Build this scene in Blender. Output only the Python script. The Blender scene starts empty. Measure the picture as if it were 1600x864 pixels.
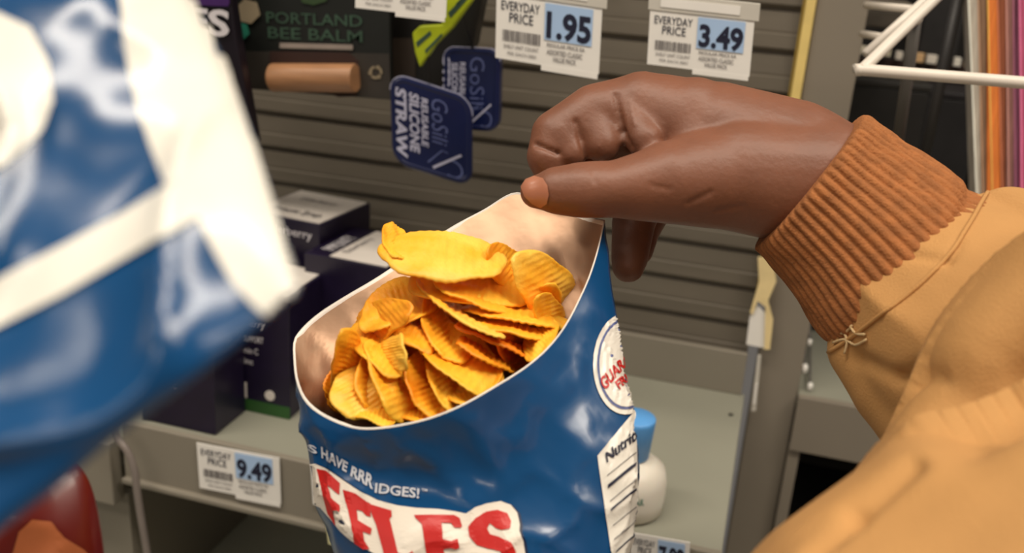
import bpy, bmesh, math, random
from mathutils import Vector, Matrix, noise
from mathutils.bvhtree import BVHTree
from mathutils.geometry import tessellate_polygon

C = bpy.context.scene.collection
SC = bpy.context.scene
random.seed(7)

# ------------------------------------------------------------------ camera
FPX = 1500.0
yaw, pitch, roll = math.radians(15.0), math.radians(19.7), math.radians(4.0)
CAM = Vector((0.0, -0.85, 1.45))
_f = Vector((-math.sin(yaw)*math.cos(pitch), math.cos(yaw)*math.cos(pitch), -math.sin(pitch)))
_r0 = Vector((math.cos(yaw), math.sin(yaw), 0)); _u0 = _r0.cross(_f)
CR = _r0*math.cos(roll) + _u0*math.sin(roll)
CU = -_r0*math.sin(roll) + _u0*math.cos(roll)
CF = _f
cd = bpy.data.cameras.new('camera'); cam = bpy.data.objects.new('camera', cd); C.objects.link(cam)
cd.sensor_width = 36; cd.lens = FPX/1600*36; cd.clip_start = 0.01
cam.matrix_world = Matrix(((CR.x, CU.x, -CF.x, CAM.x), (CR.y, CU.y, -CF.y, CAM.y), (CR.z, CU.z, -CF.z, CAM.z), (0, 0, 0, 1)))
SC.camera = cam
cd.dof.use_dof = True; cd.dof.focus_distance = 0.45; cd.dof.aperture_fstop = 8.0

def ray(x, y): return CF + CR*((x-800)/FPX) - CU*((y-432)/FPX)
def P(x, y, t): return CAM + ray(x, y)*t
def PY(x, y, Y): d = ray(x, y); return CAM + d*((Y-CAM.y)/d.y)
def PZ(x, y, Z): d = ray(x, y); return CAM + d*((Z-CAM.z)/d.z)

# ------------------------------------------------------------------ light, exposure
SC.view_settings.view_transform = 'Standard'; SC.view_settings.look = 'None'
SC.view_settings.exposure = 0.0; SC.view_settings.gamma = 1.0; SC.view_settings.use_curve_mapping = False
w = bpy.data.worlds.new('store'); SC.world = w; w.use_nodes = True
w.node_tree.nodes['Background'].inputs[0].default_value = (1.0, 0.90, 0.80, 1)
w.node_tree.nodes['Background'].inputs[1].default_value = 0.13
def area(name, loc, sx, sy, e, col=(1.0, 0.90, 0.76), aim=None):
    l = bpy.data.lights.new(name, 'AREA'); l.shape = 'RECTANGLE'; l.size = sx; l.size_y = sy; l.energy = e; l.color = col
    o = bpy.data.objects.new(name, l); C.objects.link(o); o.location = loc
    if aim is not None: o.rotation_euler = (Vector(aim)-Vector(loc)).to_track_quat('-Z', 'Y').to_euler()
    return o
area('ceiling_tube_light', (0.0, -0.9, 3.0), 3.0, 0.30, 50)
area('ceiling_tube_light', (-1.2, -2.0, 3.0), 2.0, 0.35, 14)
area('ceiling_tube_light', (-1.0, -3.3, 2.6), 2.4, 0.35, 26)  # unseen strip behind the camera, added for gloss on the near bag
area('ceiling_tube_light', (1.3, -0.3, 3.0), 0.5, 2.4, 22)

# ------------------------------------------------------------------ helpers
def lin(c): return tuple(((v/255)/12.92 if v/255 <= .04045 else ((v/255+.055)/1.055)**2.4) for v in c)
MATS = {}
def mat(name, rgb, rough=.6, metal=0., var=.08, scale=40., bump=0., bscale=300., coat=0., sss=0., rgb2=None, stretch=None):
    if name in MATS: return MATS[name]
    m = bpy.data.materials.new(name); m.use_nodes = True; nt = m.node_tree; b = nt.nodes['Principled BSDF']
    c = lin(rgb); c2 = lin(rgb2) if rgb2 else tuple(v*(1-var*2) for v in c)
    tc = nt.nodes.new('ShaderNodeTexCoord'); mp = nt.nodes.new('ShaderNodeMapping'); nt.links.new(tc.outputs['Object'], mp.inputs[0])
    if stretch: mp.inputs['Scale'].default_value = stretch
    n = nt.nodes.new('ShaderNodeTexNoise'); n.inputs['Scale'].default_value = scale; n.inputs['Detail'].default_value = 4
    nt.links.new(mp.outputs[0], n.inputs['Vector'])
    r = nt.nodes.new('ShaderNodeValToRGB'); r.color_ramp.elements[0].position = .35; r.color_ramp.elements[1].position = .65
    r.color_ramp.elements[0].color = (*c2, 1); r.color_ramp.elements[1].color = (*c, 1)
    nt.links.new(n.outputs['Fac'], r.inputs[0]); nt.links.new(r.outputs[0], b.inputs['Base Color'])
    b.inputs['Roughness'].default_value = rough; b.inputs['Metallic'].default_value = metal
    b.inputs['Coat Weight'].default_value = coat; b.inputs['Coat Roughness'].default_value = .12
    if sss:
        b.inputs['Subsurface Weight'].default_value = sss; b.inputs['Subsurface Radius'].default_value = (1, .4, .2); b.inputs['Subsurface Scale'].default_value = .004
    if bump:
        n2 = nt.nodes.new('ShaderNodeTexNoise'); n2.inputs['Scale'].default_value = bscale; n2.inputs['Detail'].default_value = 3
        nt.links.new(mp.outputs[0], n2.inputs['Vector'])
        bp = nt.nodes.new('ShaderNodeBump'); bp.inputs['Strength'].default_value = bump; bp.inputs['Distance'].default_value = .001
        nt.links.new(n2.outputs['Fac'], bp.inputs['Height']); nt.links.new(bp.outputs[0], b.inputs['Normal'])
    MATS[name] = m; return m

WL = {}
def link(o, parent, loc):
    C.objects.link(o); pl = WL[parent.name] if parent else Vector((0, 0, 0))
    WL[o.name] = Vector(loc); o.location = Vector(loc) - pl
    if parent: o.parent = parent
def tag(o, label=None, cat=None, group=None, kind=None):
    if label: o['label'] = label
    if cat: o['category'] = cat
    if group: o['group'] = group
    if kind: o['kind'] = kind
    return o
def thing(name, loc, label, cat, group=None):
    o = bpy.data.objects.new(name, None); o.empty_display_size = .01; link(o, None, loc); return tag(o, label, cat, group)
def mk(name, vs, fs, m, parent=None, smooth=False, bevel=0., solid=0., label=None, cat=None, group=None, kind=None, mats=None, fm=None):
    vs = [Vector(v) for v in vs]
    if parent: loc = WL[parent.name]
    else:
        loc = Vector((sum(v.x for v in vs)/len(vs), sum(v.y for v in vs)/len(vs), min(v.z for v in vs)))
    me = bpy.data.meshes.new(name); me.from_pydata([v-loc for v in vs], [], fs); me.update()
    for mm in (mats or [m]): me.materials.append(mm)
    if fm:
        for p, i in zip(me.polygons, fm): p.material_index = i
    bm = bmesh.new(); bm.from_mesh(me); bmesh.ops.recalc_face_normals(bm, faces=bm.faces); bm.to_mesh(me); bm.free()
    if smooth: me.polygons.foreach_set('use_smooth', [True]*len(me.polygons))
    o = bpy.data.objects.new(name, me); link(o, parent, loc)
    if bevel:
        b = o.modifiers.new('bevel', 'BEVEL'); b.width = bevel; b.segments = 2; b.limit_method = 'ANGLE'
    if solid:
        b = o.modifiers.new('solid', 'SOLIDIFY'); b.thickness = solid; b.offset = 0
    return tag(o, label, cat, group, kind)
def pbox(O, ex, ey, ez):
    O, ex, ey, ez = map(Vector, (O, ex, ey, ez))
    v = [O, O+ex, O+ex+ey, O+ey, O+ez, O+ex+ez, O+ex+ey+ez, O+ey+ez]
    return v, [(0, 3, 2, 1), (4, 5, 6, 7), (0, 1, 5, 4), (1, 2, 6, 5), (2, 3, 7, 6), (3, 0, 4, 7)]
def box(name, x0, x1, y0, y1, z0, z1, m, parent=None, bevel=.0006, **k):
    v, f = pbox((x0, y0, z0), (x1-x0, 0, 0), (0, y1-y0, 0), (0, 0, z1-z0)); return mk(name, v, f, m, parent, bevel=bevel, **k)
def join(*parts):
    V, Fc = [], []
    for v, f in parts:
        n = len(V); V += [Vector(q) for q in v]; Fc += [tuple(i+n for i in q) for q in f]
    return V, Fc
def prism(pts, d):
    d = Vector(d); n = len(pts); v = [Vector(p) for p in pts]; v += [p+d for p in v]
    nrm = (v[1]-v[0]).cross(v[2]-v[0])
    f = [tuple(range(n)), tuple(range(2*n-1, n-1, -1))] + [(i, (i+1) % n, (i+1) % n+n, i+n) for i in range(n)]
    return v, f
def tube(pts, r, n=10, flat=1.0, flatdir=None, cap=True):
    pts = [Vector(p) for p in pts]; V, Fc = [], []
    rs = r if isinstance(r, (list, tuple)) else [r]*len(pts)
    ref = Vector((0.3, 0.1, 1)).normalized()
    for i, p in enumerate(pts):
        d = (pts[min(i+1, len(pts)-1)]-pts[max(i-1, 0)]).normalized()
        a = d.cross(ref)
        if a.length < .1: a = d.cross(Vector((1, 0, 0)))
        a.normalize(); b = d.cross(a)
        for k in range(n):
            t = 2*math.pi*k/n; V.append(p + (a*math.cos(t) + b*math.sin(t)*flat)*rs[i])
    for i in range(len(pts)-1):
        for k in range(n):
            k2 = (k+1) % n; Fc.append((i*n+k, i*n+k2, (i+1)*n+k2, (i+1)*n+k))
    if cap: Fc.append(tuple(range(n))[::-1]); Fc.append(tuple(range((len(pts)-1)*n, len(pts)*n)))
    return V, Fc
def lathe(prof, c, n=32, axis=(0, 0, 1), ref=(1, 0, 0)):
    c = Vector(c); ax = Vector(axis).normalized(); a = Vector(ref); a = (a-ax*a.dot(ax)).normalized(); b = ax.cross(a); V, Fc = [], []
    for r, h in prof:
        for k in range(n):
            t = 2*math.pi*k/n; V.append(c + ax*h + (a*math.cos(t)+b*math.sin(t))*r)
    for i in range(len(prof)-1):
        for k in range(n):
            k2 = (k+1) % n; Fc.append((i*n+k, i*n+k2, (i+1)*n+k2, (i+1)*n+k))
    Fc.append(tuple(range(n))[::-1]); Fc.append(tuple(range((len(prof)-1)*n, len(prof)*n)))
    return V, Fc
def smoothpath(pts, n):
    # Catmull-Rom through tuples of any dimension
    out = []; m = len(pts)
    for i in range(m-1):
        p0, p1, p2, p3 = pts[max(i-1, 0)], pts[i], pts[i+1], pts[min(i+2, m-1)]
        for k in range(n):
            t = k/n
            out.append(tuple(.5*((2*b)+(-a+c)*t+(2*a-5*b+4*c-d)*t*t+(-a+3*b-3*c+d)*t**3) for a, b, c, d in zip(p0, p1, p2, p3)))
    out.append(tuple(pts[-1])); return out
def resample(pts, n):
    L = [0]
    for a, b in zip(pts, pts[1:]): L.append(L[-1]+math.dist(a[:2], b[:2]))
    out = []; j = 0
    for k in range(n):
        s = L[-1]*k/(n-1)
        while j < len(pts)-2 and L[j+1] < s: j += 1
        t = (s-L[j])/max(L[j+1]-L[j], 1e-9); out.append(tuple(a+(b-a)*t for a, b in zip(pts[j], pts[j+1])))
    return out

# 2-D shapes (text, traced print) laid onto real surfaces
def flat(outlines, lmax):
    bm = bmesh.new()
    for pts in outlines:
        vs = [bm.verts.new((x, y, 0)) for x, y in pts]
        for t in tessellate_polygon([[Vector((x, y, 0)) for x, y in pts]]): 
            try: bm.faces.new([vs[i] for i in t])
            except ValueError: pass
    refine(bm, lmax); return bm
def refine(bm, lmax):
    for _ in range(6):
        es = [e for e in bm.edges if e.calc_length() > lmax]
        if not es: break
        bmesh.ops.subdivide_edges(bm, edges=es, cuts=1); bmesh.ops.triangulate(bm, faces=[f for f in bm.faces if len(f.verts) > 3])
def text2d(s, bold=0.0, lmax=None, xs=1.0):
    cu = bpy.data.curves.new('t', 'FONT'); cu.body = s; cu.resolution_u = 3; cu.offset = bold; cu.align_x = 'CENTER'; cu.space_line = .95
    o = bpy.data.objects.new('t', cu); C.objects.link(o)
    me = bpy.data.meshes.new_from_object(o.evaluated_get(bpy.context.evaluated_depsgraph_get()))
    bpy.data.objects.remove(o); bm = bmesh.new(); bm.from_mesh(me); bpy.data.meshes.remove(me); bpy.data.curves.remove(cu)
    xs_ = [v.co.x for v in bm.verts]; ys_ = [v.co.y for v in bm.verts]
    x0, x1, y0, y1 = min(xs_), max(xs_), min(ys_), max(ys_)
    for v in bm.verts: v.co = Vector(((v.co.x-x0)/(x1-x0), (v.co.y-y0)/(y1-y0), 0))
    bmesh.ops.triangulate(bm, faces=bm.faces)
    if lmax: refine(bm, lmax)
    return bm
def lay(name, bm, fn, m, parent, **k):
    V, ok = [], {}
    bm.verts.ensure_lookup_table()
    for i, v in enumerate(bm.verts):
        p = fn(v.co.x, v.co.y)
        if p is not None: ok[v] = len(V); V.append(p)
    F_ = [tuple(ok[v] for v in f.verts) for f in bm.faces if all(v in ok for v in f.verts)]
    bm.free()
    if not F_: return None
    o = mk(name, V, F_, m, parent, **k); return o
def bvh(o):
    dg = bpy.context.evaluated_depsgraph_get(); dg.update(); e = o.evaluated_get(dg); me = e.to_mesh(); mw = e.matrix_world
    t = BVHTree.FromPolygons([mw @ v.co for v in me.vertices], [tuple(p.vertices) for p in me.polygons]); e.to_mesh_clear(); return t
def onto(tree, off):
    def fn(x, y):
        d = ray(x, y).normalized(); h = tree.ray_cast(CAM, d)
        if h[0] is None: return None
        n = h[1] if h[1].dot(d) < 0 else -h[1]
        return h[0] + n*off - d*off*.3
    return fn
def quad(a, b, c, d, inner):   # TL TR BR BL in pixels, (u, v up)
    def fn(u, v):
        v = 1-v
        x = (a[0]*(1-u)+b[0]*u)*(1-v)+(d[0]*(1-u)+c[0]*u)*v; y = (a[1]*(1-u)+b[1]*u)*(1-v)+(d[1]*(1-u)+c[1]*u)*v
        return inner(x, y)
    return fn
class Panel:      # a flat rectangle in the world with (u right, v down) coordinates in 0..1
    def __init__(s, O, ex, ed): s.O, s.ex, s.ed = Vector(O), Vector(ex), Vector(ed); s.n = s.ed.cross(s.ex).normalized(); s.n = -s.n if s.n.dot(CAM-s.O) < 0 else s.n
    def at(s, u, v, h=0): return s.O + s.ex*u + s.ed*v + s.n*h
    def rect(s, name, u0, v0, u1, v1, h0, h1, m, parent, **k):
        b = s.at(u0, v0, h0); v, f = pbox(b, s.ex*(u1-u0), s.ed*(v1-v0), s.n*(h1-h0)); return mk(name, v, f, m, parent, **k)
    def text(s, name, txt, u0, v0, u1, v1, h, m, parent, bold=0.):
        return lay(name, text2d(txt, bold), lambda x, y: s.at(u0+(u1-u0)*x, v1+(v0-v1)*y, h), m, parent)
    def polys(s, name, outl, h, m, parent):
        return lay(name, flat(outl, 9), lambda x, y: s.at(x, y, h), m, parent)
    def turned(s, name, txt, u0, v0, u1, v1, h, m, parent, bold=0.):   # text turned 90 degrees clockwise, reading downward
        return lay(name, text2d(txt, bold), lambda x, y: s.at(u0+(u1-u0)*y, v0+(v1-v0)*x, h), m, parent)
def panel_px(TL, TR, BL, Y):
    a, b, c = PY(*TL, Y), PY(*TR, Y), PY(*BL, Y); return Panel(a, b-a, c-a)
def prism_px(name, pts, Y, th, m, parent=None, **k):
    v, f = prism([PY(x, y, Y) for x, y in pts], (0, th, 0)); return mk(name, v, f, m, parent, **k)

def remeshed(name, caps, vox, m, parent=None, smooth_it=6, disp=None, loc=None):
    """one continuous surface grown from tapered capsules; caps = list of chains of (Vector, radius)"""
    parts = []
    for ch in caps:
        for (a, ra), (b, rb) in zip(ch, ch[1:]):
            d = b-a; L = d.length; ax = d.normalized(); prof = []
            for i in range(7): t = -math.pi/2+math.pi/2*i/6; prof.append((max(ra*math.cos(t), 1e-5), ra*math.sin(t)))
            for i in range(7): t = math.pi/2*i/6; prof.append((max(rb*math.cos(t), 1e-5), L+rb*math.sin(t)))
            parts.append(lathe(prof, a, 28, ax, (0.31, .8, .5)))
    V, F_ = join(*parts)
    o = mk(name, V, F_, m, parent)
    md = o.modifiers.new('r', 'REMESH'); md.mode = 'VOXEL'; md.voxel_size = vox; md.use_smooth_shade = True
    if smooth_it: sm = o.modifiers.new('s', 'SMOOTH'); sm.factor = .5; sm.iterations = smooth_it
    dg = bpy.context.evaluated_depsgraph_get(); dg.update()
    me = bpy.data.meshes.new_from_object(o.evaluated_get(dg)); old = o.data; o.modifiers.clear(); o.data = me; bpy.data.meshes.remove(old)
    me.polygons.foreach_set('use_smooth', [True]*len(me.polygons))
    if disp:
        L0 = WL[o.name] if not parent else WL[parent.name]; ns = [v.normal.copy() for v in me.vertices]
        for v, n in zip(me.vertices, ns): v.co += n*disp(v.co+L0, n)
        me.update()
    return o

# ------------------------------------------------------------------ materials
M_wall = mat('taupe_slat_plastic', (101, 93, 81), .55, var=.06, scale=12, bump=.15, bscale=500, stretch=(1, 1, 6))
M_steel = mat('grey_painted_steel', (134, 127, 114), .45, var=.03, scale=9, bump=.05)
M_deck = mat('grey_green_shelf_enamel', (143, 142, 128), .5, var=.04, scale=7)
M_post = mat('warm_grey_post', (132, 123, 110), .5, var=.04, scale=5)
M_cream = mat('cream_edge_plastic', (232, 205, 128), .5, var=.08, scale=30)
M_olive = mat('olive_edge', (140, 115, 45), .6)
M_white = mat('white_card', (236, 232, 226), .6, var=.02)
M_pale = mat('price_patch_blue', (168, 196, 232), .6, var=.02)
M_ink = mat('navy_ink', (16, 20, 48), .6, var=.02)
M_grey_ink = mat('grey_ink', (118, 112, 112), .7, var=.1)
M_clear = mat('label_holder_plastic', (205, 200, 190), .25, var=.03)
M_black = mat('black_card', (17, 20, 17), .5, var=.1)
M_dark = mat('charcoal_plastic', (30, 27, 25), .5, var=.15, scale=20)
M_bay_shade = mat('dark_bay_board', (22, 17, 14), .8, var=.2, scale=10)  # near-black colour stands in for the unlit depth of the bay
M_purple = mat('deep_purple_carton', (24, 15, 42), .35, var=.1, scale=60)
M_navy = mat('navy_enamel_tin', (20, 30, 74), .3, var=.08, scale=30, coat=.3)
M_print = mat('pale_lilac_print', (190, 190, 214), .5, var=.03)
M_dimprint = mat('slate_blue_print', (92, 102, 152), .5, var=.03)
M_lime = mat('lime_pouch', (176, 190, 28), .4, var=.12, scale=50)
M_greenink = mat('dull_green_print', (52, 78, 62), .6, var=.15)
M_tan = mat('tan_hexagon_print', (142, 128, 104), .6)
M_teal = mat('teal_hexagon_print', (34, 122, 100), .6)
M_recess_shade = mat('dark_brown_recess', (48, 24, 16), .7)
M_kraft = mat('cardboard_tube', (168, 122, 86), .35, var=.12, scale=25, stretch=(1, 1, 8))
M_blue = mat('blue_snack_film', (8, 70, 120), .24, var=.05, scale=14, coat=.35, bump=.25, bscale=60)
M_foil = mat('foil_lining', (176, 140, 112), .38, metal=.5, var=.06, scale=30, bump=.35, bscale=70)
M_edge = mat('torn_white_edge', (240, 232, 222), .5)
M_red = mat('logo_red', (196, 30, 26), .4, var=.06)
M_cream2 = mat('logo_cream', (232, 222, 208), .4, var=.03)
M_outline = mat('logo_navy_outline', (10, 26, 60), .4)
M_bagwhite = mat('white_bag_film', (232, 228, 218), .35, var=.03, coat=.25, bump=.2, bscale=50)
M_skin = mat('brown_skin', (128, 82, 61), .48, var=.08, scale=45, bump=.2, bscale=420, sss=.12)
M_nail = mat('thumbnail', (178, 118, 92), .3, var=.03)
M_knit = mat('rust_knit', (164, 102, 54), .9, var=.14, scale=160, bump=.7, bscale=900)
M_canvas = mat('tan_canvas', (192, 142, 84), .85, var=.07, scale=18, bump=.35, bscale=1100)
M_thread = mat('pale_thread', (222, 190, 140), .8)
M_wire = mat('white_coated_wire', (226, 216, 204), .35, var=.03)
M_greywire = mat('grey_upright', (84, 79, 74), .5, var=.06)
M_bluecap = mat('sky_blue_cap', (92, 160, 226), .4, var=.03)
M_bottle = mat('white_bottle', (226, 218, 204), .4, var=.02, sss=.1)
M_green = mat('green_band', (40, 84, 34), .5)
M_redfilm = mat('dark_red_film', (112, 20, 8), .35, var=.2, scale=12, coat=.3)
M_skinorange = mat('orange_print', (188, 104, 58), .5, var=.1)
M_floor = mat('store_floor', (170, 160, 146), .5, var=.06, scale=3)

# ------------------------------------------------------------------ setting
box('floor', -2.5, 2.5, -3.5, 1.2, -.05, 0, M_floor, kind='structure')
def slats(x0, x1, z0, z1):
    prof = []; z = z0; p = .0350
    while z < z1:
        prof += [(z, 0), (z+.0015, -.0030), (z+.0040, -.0052), (z+.0150, -.0046), (z+.0158, -.0034), (z+.0180, -.0036), (z+.0325, -.0022), (z+.0335, -.0004)]
        z += p
    V, F_ = [], []
    for (z, y) in prof: V += [(x0, y, z), (x1, y, z)]
    for i in range(len(prof)-1): F_.append((2*i, 2*i+1, 2*i+3, 2*i+2))
    n = len(V); V += [(x0, .03, z0), (x1, .03, z0), (x1, .03, prof[-1][0]), (x0, .03, prof[-1][0])]
    F_ += [(n, n+3, n+2, n+1), (0, n, n+1, 1), (2*len(prof)-2, 2*len(prof)-1, n+2, n+3)]
    return V, F_
v, f = slats(-1.3, .003, .6, 1.75); mk('wall_back', v, f, M_wall, kind='structure')
box('trim_1', .0125, .053, -.006, .05, 0, 1.75, M_post, kind='structure', bevel=.0015)
box('trim_2', .0042, .0122, -.010, .02, 1.155, 1.75, M_cream, kind='structure')
box('trim_3', .0018, .0041, -.009, .02, 1.155, 1.75, M_olive, kind='structure', bevel=.0003)
box('wall_bay', .053, 1.3, .40, .44, 0, 1.9, M_bay_shade, kind='structure')
box('wall_side', 1.3, 1.34, -.1, .44, 0, 1.9, M_bay_shade, kind='structure')

# main shelf: deck, riser, lip
s = thing('metal_shelf', (-.22, -.13, 1.0), 'grey green metal shelf with price lip, carrying the cartons and the blue capped bottle', 'shelf')
box('deck', -.468, .0066, -.268, -.010, 1.050, 1.060, M_deck, s, bevel=.001)
box('riser', -.468, .0035, -.0145, -.0085, 1.060, 1.102, M_steel, s, bevel=.001)
v, f = join(pbox((-.470, -.274, 1.008), (.4770, 0, 0), (0, .006, 0), (0, 0, .053)), pbox((-.470, -.279, 1.006), (.4770, 0, 0), (0, .006, 0), (0, 0, .005)))
mk('lip', v, f, M_steel, s, bevel=.0012)
q = PZ(1142, 648, 1.0603); v, f = lathe([(.0022, 0), (.0022, .0004)], q, 16); mk('screw_hole', v, f, M_dark, s, label='small dark screw hole')
# neighbouring shelf end to the left and lower shelf
s2 = thing('metal_shelf', (-.7, -.13, .98), 'grey shelf end at the far left beyond the hanging cable', 'shelf')
box('deck', -1.2, -.476, -.268, -.010, 1.030, 1.040, M_deck, s2, bevel=.001)
box('lip', -1.2, -.4765, -.282, -.268, .985, 1.043, M_steel, s2, bevel=.0012)
s3 = thing('lower_shelf', (-.4, -.2, .82), 'lower metal shelf in shade beneath the price lip', 'shelf')
box('deck', -1.2, .0120, -.46, -.010, .840, .850, M_deck, s3, bevel=.001)
box('lip', -1.2, .0120, -.468, -.460, .80, .853, M_steel, s3, bevel=.001)
box('upright_panel', -.512, -.478, -.262, -.02, .8505, .984, M_steel, label='light grey upright panel between two shelf bays', cat='panel')

# right-hand bay
zt = PY(1250, 619, -.012).z; zb = PY(1250, 702, -.012).z
s4 = thing('side_bay_shelf', (.3, .1, zb), 'grey shelf of the neighbouring bay behind the tan sleeve', 'shelf')
box('deck', .0535, 1.29, -.010, .39, zt-.012, zt, M_deck, s4, bevel=.001)
box('fascia', .0535, 1.29, -.018, -.010, zb, zt+.002, M_post, s4, bevel=.001)
s5 = thing('base_shelf', (.3, .1, .7), 'dark low shelf inside the opening right of the grey post', 'shelf')
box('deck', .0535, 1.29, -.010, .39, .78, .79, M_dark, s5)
box('stile', .0535, .0640, -.014, .0, .791, zb-.0005, M_post, s5)
for i, (x0, x1, h, m, lb) in enumerate([(.07, .095, .07, mat('maroon_carton', (74, 22, 18), .5), 'small maroon carton in the dark opening beside the grey post'),
                             (.100, .135, .09, mat('navy_carton', (26, 26, 44), .5), 'dark navy carton in the low shelf opening'),
                             (.140, .165, .06, mat('rust_carton', (120, 44, 26), .5), 'rust red carton deepest in the low shelf opening')]):
    c = thing('product_carton', (x0, .03, .7905), lb, 'carton', 'cartons in the low opening')
    box('carton_body', x0, x1, .03, .08, .7905, .7905+h, m, c, bevel=.001)
    box('carton_flap', x0+.002, x1-.002, .032, .078, .7905+h, .7915+h, M_dark, c)

# ------------------------------------------------------------------ wire rack
rk = thing('wire_rack', PY(1347, 108, -.22), 'white coated wire rack with a level front rail at the upper right', 'rack')
A = PY(1347, 109, -.22); B = PY(1660, 134, -.22); D = PY(1490, -30, -.16)
v, f = tube(smoothpath([tuple(D), tuple(A+(D-A)*.12), tuple(A), tuple(A+(B-A)*.05), tuple(B)], 5), .0036, 12); mk('front_rail', v, f, M_wire, rk, smooth=True)
A2 = PY(1352, 84, -.15); v, f = tube([A2, PY(1478, -30, -.10)], .0030, 12); mk('side_rail', v, f, M_wire, rk, smooth=True)
for (a, b) in (((1353, 8), (1432, 15)), ((1347, 53), (1392, 60))):
    v, f = tube([PY(*a, -.04), PY(*b, -.10)], .0028, 10); mk('cross_wire', v, f, M_wire, rk, smooth=True)
v, f = tube([PY(1431, 30, -.10), PY(1399, 250, -.06)], .0042, 10); mk('upright', v, f, M_greywire, rk, smooth=True)
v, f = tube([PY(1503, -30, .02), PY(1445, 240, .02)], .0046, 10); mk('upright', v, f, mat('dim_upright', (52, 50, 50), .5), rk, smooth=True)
v, f = lathe([(.0001, -.004), (.0036, -.003), (.005, 0), (.0036, .003), (.0001, .004)], PY(1430, 30, -.105), 14); mk('weld_knob', v, f, M_wire, rk, smooth=True)
# far ledge with a row of tags
YL = .30
za = PY(1420, 100, YL).z
lg = thing('tag_ledge', (.3, YL, za-.02), 'dark ledge deep in the bay holding a row of small bright tags', 'ledge')
box('ledge_board', .0535, 1.29, YL, .399, za-.012, za, M_dark, lg)
box('ledge_rim', .0535, 1.29, YL-.004, YL, za-.012, za+.003, mat('brown_rim', (62, 42, 34), .6), lg)
for i, (x, y, wpx, hpx, rgb) in enumerate([(1345, 78, 16, 12, (235, 225, 200)), (1384, 82, 15, 12, (225, 215, 190)), (1405, 87, 10, 12, (240, 230, 215)), (1432, 90, 22, 14, (232, 190, 140)), (1456, 93, 15, 13, (245, 235, 220)), (1477, 95, 4, 10, (190, 170, 150)), (1496, 97, 10, 13, (245, 238, 225)), (1509, 99, 4, 11, (180, 160, 140))]):
    m = mat('tag_%d' % i, rgb, .5)
    c = PY(x, y, YL-.012); k = (c-CAM).dot(CF)/FPX
    box('shelf_tag', c.x-wpx*k/2, c.x+wpx*k/2, c.y, c.y+.0075, za+.0031 if False else c.z-hpx*k/2, c.z+hpx*k/2, m, label=['pale tag nearest the grey post on the far ledge', 'pale tag second from the grey post on the far ledge', 'narrow white tag just left of the nearer grey upright', 'wide peach coloured tag between the two grey uprights', 'square white tag right of the peach tag', 'thin dim tag right of the square white tag', 'bright white tag second from the right on the far ledge', 'thin dim tag at the right end of the far ledge'][i], cat='tag', group='small tags on the far ledge')
for i, (x0, x1, y0, y1) in enumerate([(1344, 1370, 117, 125), (1380, 1398, 123, 128), (1413, 1452, 126, 131)]):
    prism_px('tag_strip', [(x0, y0), (x1, y0+4), (x1, y1+4), (x0, y1)], YL-.03, .004, M_wire if i < 2 else mat('dim_strip', (150, 120, 110), .5), label=['bright white strip just under the rack corner', 'short white strip under the front rail', 'long dim pinkish strip under the front rail'][i], cat='strip', group='label strips under the front rail')
# dark goods under the ledge
for i, (x0, x1, y0, y1, YY, rgb) in enumerate([(1330, 1420, 132, 300, .16, (30, 28, 26)), (1445, 1500, 150, 320, .20, (24, 22, 24)), (1470, 1518, -20, 75, .22, (36, 34, 34)), (1345, 1420, 12, 48, .10, (96, 88, 78))]):
    p0 = PY(x0, y0, YY); p1 = PY(x1, y1, YY); zlo = zt+.0005 if i < 2 else p1.z
    g = thing('stored_box', (p0.x, YY, zlo), ['black box standing below the far ledge next to the grey post', 'black box standing below the far ledge left of the coloured folders', 'dark box on the far ledge beside the coloured folders', 'taupe box seen between the white cross wires'][i], 'box', 'boxes inside the side bay')
    if i == 2: YY2 = .305; zlo = za+.0005
    y_ = YY if i != 2 else .305
    box('box_body', p0.x, p1.x, y_, y_+.08, zlo if i != 3 else p1.z, p0.z, mat('stored_%d' % i, rgb, .6, var=.2), g, bevel=.002)
    box('box_lid', p0.x-.0012, p1.x+.0012, y_-.0012, y_+.0812, p0.z, p0.z+.006, mat('stored_lid_%d' % i, tuple(int(c*1.25) for c in rgb), .5), g, bevel=.001)

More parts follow.
